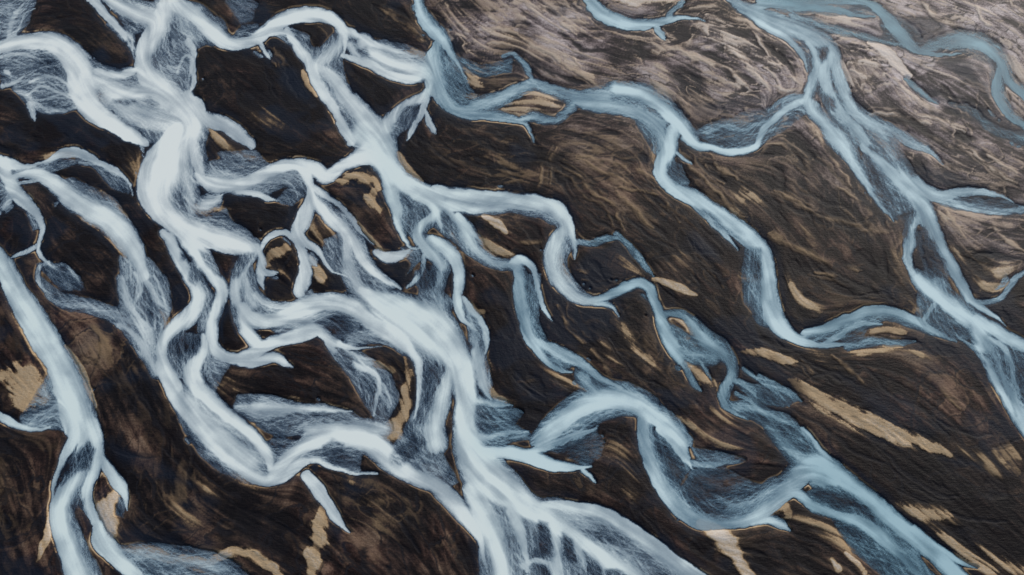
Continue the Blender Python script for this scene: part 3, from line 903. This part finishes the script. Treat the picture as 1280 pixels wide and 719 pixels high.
grey = np.zeros_like(D); brown = np.zeros_like(D); black = np.zeros_like(D)
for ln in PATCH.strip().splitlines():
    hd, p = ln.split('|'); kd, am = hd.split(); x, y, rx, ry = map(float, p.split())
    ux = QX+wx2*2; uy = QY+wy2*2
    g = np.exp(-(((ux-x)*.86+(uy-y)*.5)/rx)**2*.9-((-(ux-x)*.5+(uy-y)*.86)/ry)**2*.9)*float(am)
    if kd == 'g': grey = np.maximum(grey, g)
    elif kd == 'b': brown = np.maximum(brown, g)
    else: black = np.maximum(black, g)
# rims of pale sand along the water
rim = sstep(.05, .16, blur(D, 4))*(1-sstep(.06, .2, blur(D, 1.2)))*sstep(.44, .62, fbm(9, 33, 3)+.55*(tnoise-.5))
tan = np.maximum(tan, rim*(.7+.5*sstep(.5, .7, fbm(25, 34, 2))))
# loose pale drifts and dry crests where the sand is drier or greyed by the painted sheen
drift = sstep(.56, .86, norm(g3*.7+landB*.55+landC*.3+fbm(3, 36, 2)*.3)+.10*(tnoise-.5))*sstep(.42, .60, fbm(24, 37, 3))
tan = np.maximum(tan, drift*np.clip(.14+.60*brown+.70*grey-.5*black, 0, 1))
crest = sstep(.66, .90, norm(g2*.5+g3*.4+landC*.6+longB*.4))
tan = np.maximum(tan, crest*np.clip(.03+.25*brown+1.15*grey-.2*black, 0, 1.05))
tan = tan*(1+(np.clip(.78+.55*(tnoise-.3), .6, 1.1)-1)*np.clip(1.7-1.2*tan, .45, 1))
soft = blur(np.clip(tan, 0, 1), 9)
lw = g4*.8+.25*longA; ph = lw*5.5; saw = ph-np.floor(ph)
lobe = saw**1.5*sstep(0, .10, 1-saw)
tone = -.02+.26*lobe+.30*(g2-.45)+.26*(g3-.47)+.28*(g5-.47)+.22*(g1-.5)+.46*(landC-.47)+.30*(longB-.45)+.22*(landD-.47)+.38*soft+.12*(white[1]-.5)
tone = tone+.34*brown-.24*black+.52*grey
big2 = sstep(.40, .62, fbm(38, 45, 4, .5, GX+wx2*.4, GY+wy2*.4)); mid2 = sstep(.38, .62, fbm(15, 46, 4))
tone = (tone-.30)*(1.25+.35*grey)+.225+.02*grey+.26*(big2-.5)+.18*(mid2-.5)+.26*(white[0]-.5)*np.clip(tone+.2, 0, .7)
tone = np.clip(tone, 0, 1)
# dry channels of older floods: thin dark cuts with a pale levee, and lens shaped beds of different sand between them
lines = gully*np.clip(.35+.4*grey, 0, .95)
levee = np.zeros_like(D); bed = np.zeros_like(D)
for fam, k_, sd_ in ((longA+.06*(g3-.5), 4.0, 401), (famB+.05*(g5-.5), 4.0, 402), (famC+.04*(g5-.5), 3.0, 403)):
    ph_ = fam*k_; f_ = ph_-np.floor(ph_); lev_ = np.clip(np.floor(ph_), 0, 15).astype(int)
    msk = sstep(.40, .56, fbm(17, sd_, 3))
    lines = np.maximum(lines, sstep(.0, .025, f_)*(1-sstep(.06, .11, f_))*msk*.9)
    levee = np.maximum(levee, sstep(.10, .13, f_)*(1-sstep(.16, .30, f_))*msk)
    bed = bed+(np.random.default_rng(sd_).random(16).astype(np.float32)[lev_]-.5)*(.4+.6*msk)
tone = np.clip(tone+.20*bed+.12*levee, 0, 1)
tan = np.maximum(tan, levee*sstep(.35, .65, tnoise+.1)*np.clip(.10+.42*brown+.95*grey-.2*black, 0, 1))
def scratch(t, w0, seed):
    acc = np.zeros_like(D)
    r_ = np.random.default_rng(seed)
    for ln in t.replace('\n', '|').strip('|').split('|'):
        P0 = np.array([[float(q) for q in p.split(',')] for p in ln.split()], dtype=np.float32)
        for rep_ in range(3):                           # each scar runs with a couple of lesser ones beside it
            P = np.hstack([P0+(0 if rep_ == 0 else r_.normal(0, 4, 2)), np.full((len(P0), 1), (w0 if rep_ == 0 else w0*.6), np.float32)]).astype(np.float32)
            P[0, 2] *= .5; P[-1, 2] *= .5
            q = stroke(P, .9, .3, .55)
            if q is None: continue
            i0, i1, j0, j1, p = q
            a_ = acc[i0:i1, j0:j1]; a_[:] = np.maximum(a_, p*(1 if rep_ == 0 else .6))
    return acc
crestm = scratch(CREST, 2.4, 3)*sstep(.25, .6, fbm(8, 95, 3)+.3*(tnoise-.5))
furm = scratch(FURROW, 2.6, 4)
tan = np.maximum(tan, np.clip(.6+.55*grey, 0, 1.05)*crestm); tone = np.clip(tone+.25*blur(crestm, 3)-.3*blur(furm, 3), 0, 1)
lines = np.maximum(lines, furm*.9)
wet = np.clip(sstep(.06, .30, blur(D, 4))*1.0+.5*sstep(.05, .25, Dw)*sstep(.45, .6, fbm(20, 51, 2)), 0, 1)*(1-np.clip(tan, 0, 1)*.8)
navy = np.zeros_like(D)
for ln in NAVY.strip().splitlines():
    hd, pt = ln.split('|'); am, sf = map(float, hd.split())
    P = np.array([[float(q) for q in p.split(',')] for p in pt.split()], dtype=np.float32)
    i0, i1, j0, j1, p = poly(P, sf)
    n_ = navy[i0:i1, j0:j1]; n_[:] = np.maximum(n_, p*am*sstep(.2, .6, fbm(7, 97, 3)[i0:i1, j0:j1]+.25*landB[i0:i1, j0:j1]))
wet = np.maximum(wet, np.maximum(navy, .9*gapm*sstep(.03, .12, Dsm)))
tan = tan*(1-.8*np.maximum(navy, gapm*sstep(.03, .12, Dsm)))
wet = np.maximum(wet, .6*sstep(.62, .72, fbm(22, 52, 3)+.12*(landB-.5))*(1-np.clip(grey*1.3, 0, 1)))

# ---- heights (metres)
cover = sstep(.10, .40, blur(sstep(.05, .14, A), 2))
far = 1-blur(cover, 11)
bank = sstep(.25, 1.0, far)*(1-cover)
ZG = (.04+.10*bank+(g1*.45*blur(bank, 8)+g2*.30+g3*.20+g5*.14+landB*.25+landC*.26+landD*.15)*bank*.36-gully*.15*bank-furm*.12*bank+crestm*.15*bank+np.clip(tan, 0, 1)*.10*bank)
ZG = np.maximum(ZG, .04)*(1-cover)-.07*cover-.12*blur(A, 10)*cover
ZG = ZG.astype(np.float32)

# ------------------------------------------------------------------ materials
def new_mat(name):
    m = bpy.data.materials.new(name); m.use_nodes = True
    nt = m.node_tree; nt.nodes.clear()
    return m, nt
def node(nt, t, **kw):
    n = nt.nodes.new(t)
    for k, v in kw.items(): setattr(n, k, v)
    return n
def attr(nt, name):
    return node(nt, 'ShaderNodeAttribute', attribute_name=name, attribute_type='GEOMETRY').outputs['Fac']
def mth(nt, op, a, b=None, clamp=False):
    n = node(nt, 'ShaderNodeMath', operation=op, use_clamp=clamp)
    for i, v in enumerate((a, b)):
        if v is None: continue
        if isinstance(v, (int, float)): n.inputs[i].default_value = v
        else: nt.links.new(v, n.inputs[i])
    return n.outputs[0]
def mixc(nt, f, a, b):
    n = node(nt, 'ShaderNodeMix', data_type='RGBA')
    for i, v in ((0, f), (6, a), (7, b)):
        if isinstance(v, (int, float)): n.inputs[i].default_value = v
        elif isinstance(v, tuple): n.inputs[i].default_value = (*v, 1)
        else: nt.links.new(v, n.inputs[i])
    return n.outputs[2]
def ramp(nt, f, stops):
    n = node(nt, 'ShaderNodeValToRGB'); e = n.color_ramp.elements
    while len(e) < len(stops): e.new(.5)
    for k, (p, c) in enumerate(stops): e[k].position = p; e[k].color = (*c, 1)
    nt.links.new(f, n.inputs[0]); return n.outputs[0]
def noise(nt, scale, detail=3, rough=.6, vec=None):
    n = node(nt, 'ShaderNodeTexNoise'); n.inputs['Scale'].default_value = scale
    n.inputs['Detail'].default_value = detail; n.inputs['Roughness'].default_value = rough
    if vec is None: vec = node(nt, 'ShaderNodeTexCoord').outputs['Object']
    nt.links.new(vec, n.inputs['Vector']); return n.outputs['Fac']

def sand_material():
    m, nt = new_mat('black_sand')
    tc = node(nt, 'ShaderNodeTexCoord').outputs['Object']
    mp = node(nt, 'ShaderNodeMapping'); mp.inputs['Scale'].default_value = (.55, 1.6, 1); mp.inputs['Rotation'].default_value = (0, 0, .12)
    nt.links.new(tc, mp.inputs['Vector'])
    rip = noise(nt, .9, 4, .65, mp.outputs[0])              # wind and water ripples
    grain = noise(nt, 1.6, 4, .7, tc)
    tone = mth(nt, 'ADD', attr(nt, 'tone'), mth(nt, 'MULTIPLY', mth(nt, 'SUBTRACT', rip, .5), .45))
    tone = mth(nt, 'ADD', tone, mth(nt, 'MULTIPLY', mth(nt, 'SUBTRACT', grain, .5), .42), clamp=True)
    base = ramp(nt, tone, [(0, (.006, .005, .0058)), (.22, (.016, .0115, .0105)), (.5, (.050, .031, .023)), (.75, (.095, .062, .042)), (1, (.19, .13, .088))])
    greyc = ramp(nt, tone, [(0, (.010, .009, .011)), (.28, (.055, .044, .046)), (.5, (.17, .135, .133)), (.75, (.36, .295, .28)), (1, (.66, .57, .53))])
    rust = noise(nt, .035, 3, .55, tc)
    rust = ramp(nt, rust, [(.45, (0, 0, 0)), (.62, (1, 1, 1))])
    base = mixc(nt, mth(nt, 'MULTIPLY', rust, 1.0), base, ramp(nt, tone, [(0, (.006, .004, .0045)), (.3, (.020, .011, .0095)), (.55, (.060, .032, .024)), (1, (.20, .12, .08))]))
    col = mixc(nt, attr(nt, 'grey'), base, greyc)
    col = mixc(nt, attr(nt, 'furrow'), col, (.012, .011, .013))
    col = mixc(nt, mth(nt, 'MULTIPLY', attr(nt, 'wet'), .85), col, (.009, .015, .027))
    pale = attr(nt, 'pale')
    pale = mth(nt, 'ADD', pale, mth(nt, 'MULTIPLY', mth(nt, 'SUBTRACT', grain, .5), mth(nt, 'MULTIPLY', pale, .5)))
    tancol = ramp(nt, mth(nt, 'MULTIPLY', pale, .625, clamp=True), [(0, (.10, .066, .040)), (.35, (.25, .165, .088)), (.62, (.40, .285, .165)), (.8, (.54, .46, .37)), (1, (.62, .58, .53))])
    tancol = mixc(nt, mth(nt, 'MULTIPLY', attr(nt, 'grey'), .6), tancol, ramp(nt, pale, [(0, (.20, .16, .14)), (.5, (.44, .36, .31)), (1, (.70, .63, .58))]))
    col = mixc(nt, mth(nt, 'MULTIPLY', pale, 1.25, clamp=True), col, tancol)
    b = node(nt, 'ShaderNodeBsdfPrincipled'); nt.links.new(col, b.inputs['Base Color'])
    b.inputs['Roughness'].default_value = .55; b.inputs['Specular IOR Level'].default_value = .06
    bp = node(nt, 'ShaderNodeBump'); bp.inputs['Strength'].default_value = .55; bp.inputs['Distance'].default_value = .28
    nt.links.new(mth(nt, 'ADD', rip, mth(nt, 'MULTIPLY', grain, .6)), bp.inputs['Height']); nt.links.new(bp.outputs[0], b.inputs['Normal'])
    o = node(nt, 'ShaderNodeOutputMaterial'); nt.links.new(b.outputs[0], o.inputs[0])
    return m

def water_material():
    m, nt = new_mat('silty_water')
    a = attr(nt, 'silt'); tint = attr(nt, 'tint')
    g = noise(nt, 1.6, 3, .7)
    a2 = mth(nt, 'ADD', a, mth(nt, 'MULTIPLY', mth(nt, 'SUBTRACT', g, .5), .12), clamp=True)
    milk = ramp(nt, tint, [(0, (.81, .835, .76)), (.3, (.69, .785, .73)), (.6, (.58, .715, .705)), (.8, (.46, .62, .635)), (1, (.15, .31, .36))])
    midc = ramp(nt, tint, [(0, (.50, .59, .62)), (.5, (.29, .44, .51)), (1, (.12, .25, .31))])
    thin = ramp(nt, tint, [(0, (.11, .215, .35)), (.5, (.07, .17, .27)), (1, (.025, .085, .135))])
    f1 = ramp(nt, a2, [(0, (0, 0, 0)), (.58, (1, 1, 1))]); f = ramp(nt, a2, [(.55, (0, 0, 0)), (.97, (1, 1, 1))])
    thin = mixc(nt, f1, thin, midc)
    col = mixc(nt, f, thin, milk)
    b = node(nt, 'ShaderNodeBsdfPrincipled'); nt.links.new(col, b.inputs['Base Color'])
    b.inputs['Roughness'].default_value = .5; b.inputs['Specular IOR Level'].default_value = .08
    nt.links.new(mth(nt, 'MULTIPLY', a2, 1.1, clamp=True), b.inputs['Alpha'])
    o = node(nt, 'ShaderNodeOutputMaterial'); nt.links.new(b.outputs[0], o.inputs[0])
    return m

SAND = sand_material()
WATER_MAT = water_material()

# ------------------------------------------------------------------ meshes cut from the grid
CHANNELS = {
 'a': ('broad white channel that winds down the upper left and swings right round a wide bend', 0),
 'b': ('pale channel arching over the top left and forking around the heart shaped dark island', 0.05),
 'c': ('channel running right from below the heart shaped island and ending in a hooked bend', 0.22),
 'n': ('tangle of narrow pale threads dropping from the short link between the two upper trunks', 0.03),
 'p': ('thin stringy threads falling from the middle trunk towards the widest white pool', 0.3),
 'r': ('slim blue thread feeding the top of the large arched blue loop', 0.6),
 'd': ('broken teal thread that rings a small tan islet right of the middle', 0.75),
 'e': ('teal channel leaving the lower right corner in parallel diagonal bands', 0.85),
 'f': ('large blue loop arching up and over then sagging in a deep curve at lower middle', 0.5),
 'h': ('widest white trunk, pouring through the middle and out of the bottom edge in fingers', 0.18),
 'l': ('knotted white braids at left that gather and sweep along the bottom of the dark bar', 0.08),
 'j': ('straight blue white channel slanting down the left edge to the bottom corner', 0.25),
 'k': ('pale veined streams fanning across black sand on the left edge', 0.1),
 's': ('long sinuous blue channel snaking from the top middle to the right', 0.55),
 'u': ('short smooth blue bow at the top edge beside the white sand fan', 0.65),
 't': ('wide teal braided trunk descending the right side from the top edge', 0.58),
 'v': ('teal arc with a tan sand crescent inside, left of the right hand trunk', 0.75),
 'w': ('dark teal double stream crossing the top right corner', 1.0),
}
tv = np.array([CHANNELS[c][1] for c in CH_IDS]+[.4], dtype=np.float32)[owner]  # silt colour per channel, with the lower-right vignette darkening painted into it
wgt = np.clip(D, 0, 1)*(owner >= 0)+1e-5
tint = blur(tv*wgt, 16)/blur(wgt, 16)
C = bpy.context.scene.collection
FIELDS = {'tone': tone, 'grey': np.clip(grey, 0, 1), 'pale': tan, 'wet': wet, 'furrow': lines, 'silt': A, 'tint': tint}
quad = np.arange(NY*NX, dtype=np.int32).reshape(NY, NX)
Q4 = np.stack([quad[1:, :-1], quad[1:, 1:], quad[:-1, 1:], quad[:-1, :-1]], axis=-1)   # counter clockwise seen from above

def cut(name, faces, Z, mat, names):
    """a mesh of the grid cells where the mask `faces` is true"""
    q = Q4[faces]
    if len(q) == 0: return None
    used, inv = np.unique(q.ravel(), return_inverse=True)
    me = bpy.data.meshes.new(name)
    nf = len(q)
    co = np.stack([GX.ravel()[used], GY.ravel()[used], Z.ravel()[used]], axis=1).astype(np.float32)
    me.vertices.add(len(used)); me.loops.add(nf*4); me.polygons.add(nf)
    me.vertices.foreach_set('co', co.ravel())
    me.loops.foreach_set('vertex_index', inv.astype(np.int32).ravel())
    me.polygons.foreach_set('loop_start', np.arange(0, nf*4, 4, dtype=np.int32))
    me.polygons.foreach_set('use_smooth', np.ones(nf, dtype=bool))
    for f in names:
        me.attributes.new(f, 'FLOAT', 'POINT').data.foreach_set('value', FIELDS[f].ravel()[used].astype(np.float32))
    me.update(calc_edges=True)
    me.materials.append(mat)
    o = bpy.data.objects.new(name, me); C.objects.link(o)
    return o
def tag(o, label, cat, group=None, kind=None):
    o['label'] = label; o['category'] = cat
    if group: o['group'] = group
    if kind: o['kind'] = kind
    return o
LAND_ATTR = ('tone', 'grey', 'pale', 'wet', 'furrow')
allf = np.ones((NY-1, NX-1), bool)
g = cut('ground', allf, ZG, SAND, LAND_ATTR)
tag(g, 'dark volcanic sand and gravel plain under all the braided channels', 'ground', kind='structure')
def biggest(m):
    """keep the largest connected patch of cells"""
    seen = np.zeros(m.shape, bool); best = []
    for i, j in zip(*np.nonzero(m)):
        if seen[i, j]: continue
        seen[i, j] = True; st_ = [(i, j)]; got = []
        while st_:
            a, b = st_.pop(); got.append((a, b))
            for c, d in ((a+1, b), (a-1, b), (a, b+1), (a, b-1)):
                if 0 <= c < m.shape[0] and 0 <= d < m.shape[1] and m[c, d] and not seen[c, d]: seen[c, d] = True; st_.append((c, d))
        if len(got) > len(best): best = got
    out = np.zeros(m.shape, bool)
    for a, b in best: out[a, b] = True
    return out
def cell(a): return .25*(a[1:, :-1]+a[1:, 1:]+a[:-1, 1:]+a[:-1, :-1])
def cellmax(a): return np.maximum(np.maximum(a[1:, :-1], a[1:, 1:]), np.maximum(a[:-1, 1:], a[:-1, :-1]))

# the rest of the plain, out to the horizon
def far_plain():
    import bmesh
    bm = bmesh.new()
    ring = [(GX[0, 0], GY[0, 0]), (GX[0, -1], GY[0, -1]), (GX[-1, -1], GY[-1, -1]), (GX[-1, 0], GY[-1, 0])]
    inner = [bm.verts.new((x*.995, y*.999+(.4 if i > 1 else -.4), -.6)) for i, (x, y) in enumerate(ring)]
    outer = [bm.verts.new(p) for p in ((-9000, 9000, -.6), (9000, 9000, -.6), (9000, -9000, -.6), (-9000, -9000, -.6))]
    for k in range(4):
        f = bm.faces.new((inner[k], inner[(k+1) % 4], outer[(k+1) % 4], outer[k])); f.normal_update()
        if f.normal.z < 0: f.normal_flip()
    me = bpy.data.meshes.new('outwash_plain'); bm.to_mesh(me); bm.free()
    me.materials.append(SAND)
    nv = len(me.vertices)
    for f, v in (('tone', .3), ('grey', .3), ('pale', 0), ('wet', 0), ('furrow', 0)):
        me.attributes.new(f, 'FLOAT', 'POINT').data.foreach_set('value', np.full(nv, v, np.float32))
    o = bpy.data.objects.new('terrain', me); C.objects.link(o)
    tag(o, 'wide dark outwash plain running on around the braided river', 'terrain', kind='structure')
far_plain()

# ---- channels
water_cell = cellmax(A*sstep(.05, .2, blur(sstep(.03, .1, A), 2))) > .035
oc = owner[:-1, :-1]
ZW = np.zeros_like(ZG)
for k, ch in enumerate(CH_IDS):
    lab = CHANNELS[ch][0]
    o = cut('river_channel', water_cell & (oc == k), ZW, WATER_MAT, ('silt', 'tint'))
    if o: tag(o, lab, 'river channel', 'braided channels of the glacial river', 'structure')

# ---- dark islands shut in by the channels, and the pale bars
ISLANDS = [
 (472, 112, 'heart shaped dark gravel island under the arched pale channel'),
 (300, 110, 'largest dark island of the upper left, between the two white trunks'),
 (462, 278, 'long dark island with a tan patch at its head and a cream hook below'),
 (310, 258, 'dark island right of the wide white bend, under a fork of pale threads'),
 (287, 402, 'small black oval island in the knot of white braids'),
 (380, 472, 'big black triangular island inside the looping white braids'),
 (485, 452, 'little dark island with sandy edges right of the stringy white threads'),
 (345, 335, 'small dark island with a tan sand cap inside a thin white hoop'),
 (85, 285, 'black island between two pale veined streams near the left edge'),
 (640, 390, 'dark bar left of the slim blue thread that feeds the large blue loop'),
 (390, 47, 'tiny pinkish tan islet ringed by water at the foot of the arched channel'),
 (846, 416, 'tiny islet ringed by tan sand in the broken teal thread'),
 (1165, 318, 'dark lens shaped island in the right hand teal trunk'),
 (1105, 415, 'low islet with a tan crescent inside the teal arc'),
 (675, 134, 'tan topped islet under the blue channel of the upper middle'),
 (860, 600, 'dark brown hollow inside the sag of the large blue loop'),
]
gs = 2
land = (blur(A, 1.5) < .12)[::gs, ::gs]
lab_ = np.zeros(land.shape, np.int16)
for k, (x, y, text) in enumerate(ISLANDS):
    si, sj = int((y+MY)/S/gs), int((x+MX)/S/gs)
    near = [(a, b) for r in range(5) for a in range(si-r, si+r+1) for b in range(sj-r, sj+r+1) if land[a, b]]
    if not near or lab_[near[0]]: continue
    dq = deque([near[0]]); lab_[near[0]] = k+1; cnt = 0; leak = False
    while dq:
        i, j = dq.popleft(); cnt += 1
        for a, b in ((i+1, j), (i-1, j), (i, j+1), (i, j-1)):
            if not (0 <= a < land.shape[0] and 0 <= b < land.shape[1]): leak = True; continue
            if land[a, b] and not lab_[a, b]: lab_[a, b] = k+1; dq.append((a, b))
    if leak or cnt > 9000 or cnt < 25: lab_[lab_ == k+1] = -1
full = np.repeat(np.repeat(lab_, gs, 0), gs, 1)[:NY, :NX]
fc = full[:-1, :-1]
for k, (x, y, text) in enumerate(ISLANDS):
    o = cut('gravel_island', fc == k+1, ZG+.02, SAND, LAND_ATTR)
    if o: tag(o, text, 'island', 'dark gravel islands between the channels')
BARS = {
 0: 'long tan gravel bar slanting across the dark plain at the lower right',
 1: 'short pale tan bar lying above the upper end of the long tan bar',
 2: 'small cream wedge of sand right of the hooked bend, above the ringed islet',
 3: 'cream white tongue of silt hanging below the sag of the large blue loop',
 4: 'tan sand strip below the lone white finger at the bottom',
 5: 'tan sand flat with dark scratches at the left edge',
 6: 'rounded tan sand bank beside the streaky grey water at the bottom left',
 7: 'thin cream sliver of sand beside the left channel near the bottom edge',
 8: 'cream sand patch round the small dark diamond at lower left',
 9: 'tan crescent of sand hugging the right bank below the heart shaped island',
 10: 'tan sand cap at the head of the long dark island',
 11: 'cream hook of sand at the foot of the long dark island',
 12: 'ochre sand cap inside the thin white hoop',
 13: 'ochre sand patch just right of the thin white hoop',
 14: 'small cream wedge of sand under the channel leading to the hooked bend',
 15: 'tan sand strip along the left side of the white band in the middle',
 16: 'whitish sand fan at the top edge above the smooth blue bow',
 17: 'pale olive tan bar lying between the dark double stream and the right hand trunk',
 18: 'tan sand crescent under the teal arc at right',
 19: 'cream sand patch at the upper end of the lower right teal bands',
 20: 'narrow tan bank along the right side of the straight left channel',
}
tc = cell(np.minimum(tan, 1)); ac = cell(A)
for b, (i0, i1, j0, j1, p) in bars.items():
    m = np.zeros_like(D); m[i0:i1, j0:j1] = p
    o = cut('sand_bar', biggest((cell(m) > .22) & (tc > .25) & (ac < .35)), ZG+.05, SAND, LAND_ATTR)
    if o: tag(o, BARS[b], 'sand bar', 'pale sand bars among the channels')

# ------------------------------------------------------------------ light and camera
SUN_EL, SUN_AZ = math.radians(27), math.radians(30)     # azimuth from +Y, beyond the upper right
sc = bpy.context.scene
world = bpy.data.worlds.new('World'); sc.world = world; world.use_nodes = True
nt = world.node_tree; nt.nodes.clear()
sky = nt.nodes.new('ShaderNodeTexSky'); sky.sky_type = 'NISHITA'; sky.sun_disc = False
sky.sun_elevation = SUN_EL; sky.sun_rotation = SUN_AZ
bg = nt.nodes.new('ShaderNodeBackground'); bg.inputs['Strength'].default_value = .09
out = nt.nodes.new('ShaderNodeOutputWorld')
nt.links.new(sky.outputs[0], bg.inputs[0]); nt.links.new(bg.outputs[0], out.inputs[0])
sd = bpy.data.lights.new('sun', 'SUN'); sd.energy = 2.0; sd.angle = math.radians(8); sd.color = (1, .93, .84)
so = bpy.data.objects.new('sun', sd); C.objects.link(so)
import mathutils
d = mathutils.Vector((math.sin(SUN_AZ)*math.cos(SUN_EL), math.cos(SUN_AZ)*math.cos(SUN_EL), math.sin(SUN_EL)))
so.rotation_euler = d.to_track_quat('Z', 'Y').to_euler(); so.location = d*500

cam = bpy.data.cameras.new('camera'); co = bpy.data.objects.new('camera', cam); C.objects.link(co)
cam.sensor_fit = 'HORIZONTAL'; cam.angle = HFOV; cam.clip_start = 1; cam.clip_end = 30000
co.location = (0, 0, CAM_H); co.rotation_euler = (math.pi/2-PITCH, 0, 0)
sc.camera = co
sc.view_settings.view_transform = 'Standard'; sc.view_settings.look = 'None'
sc.view_settings.exposure = 0.66; sc.view_settings.gamma = 1
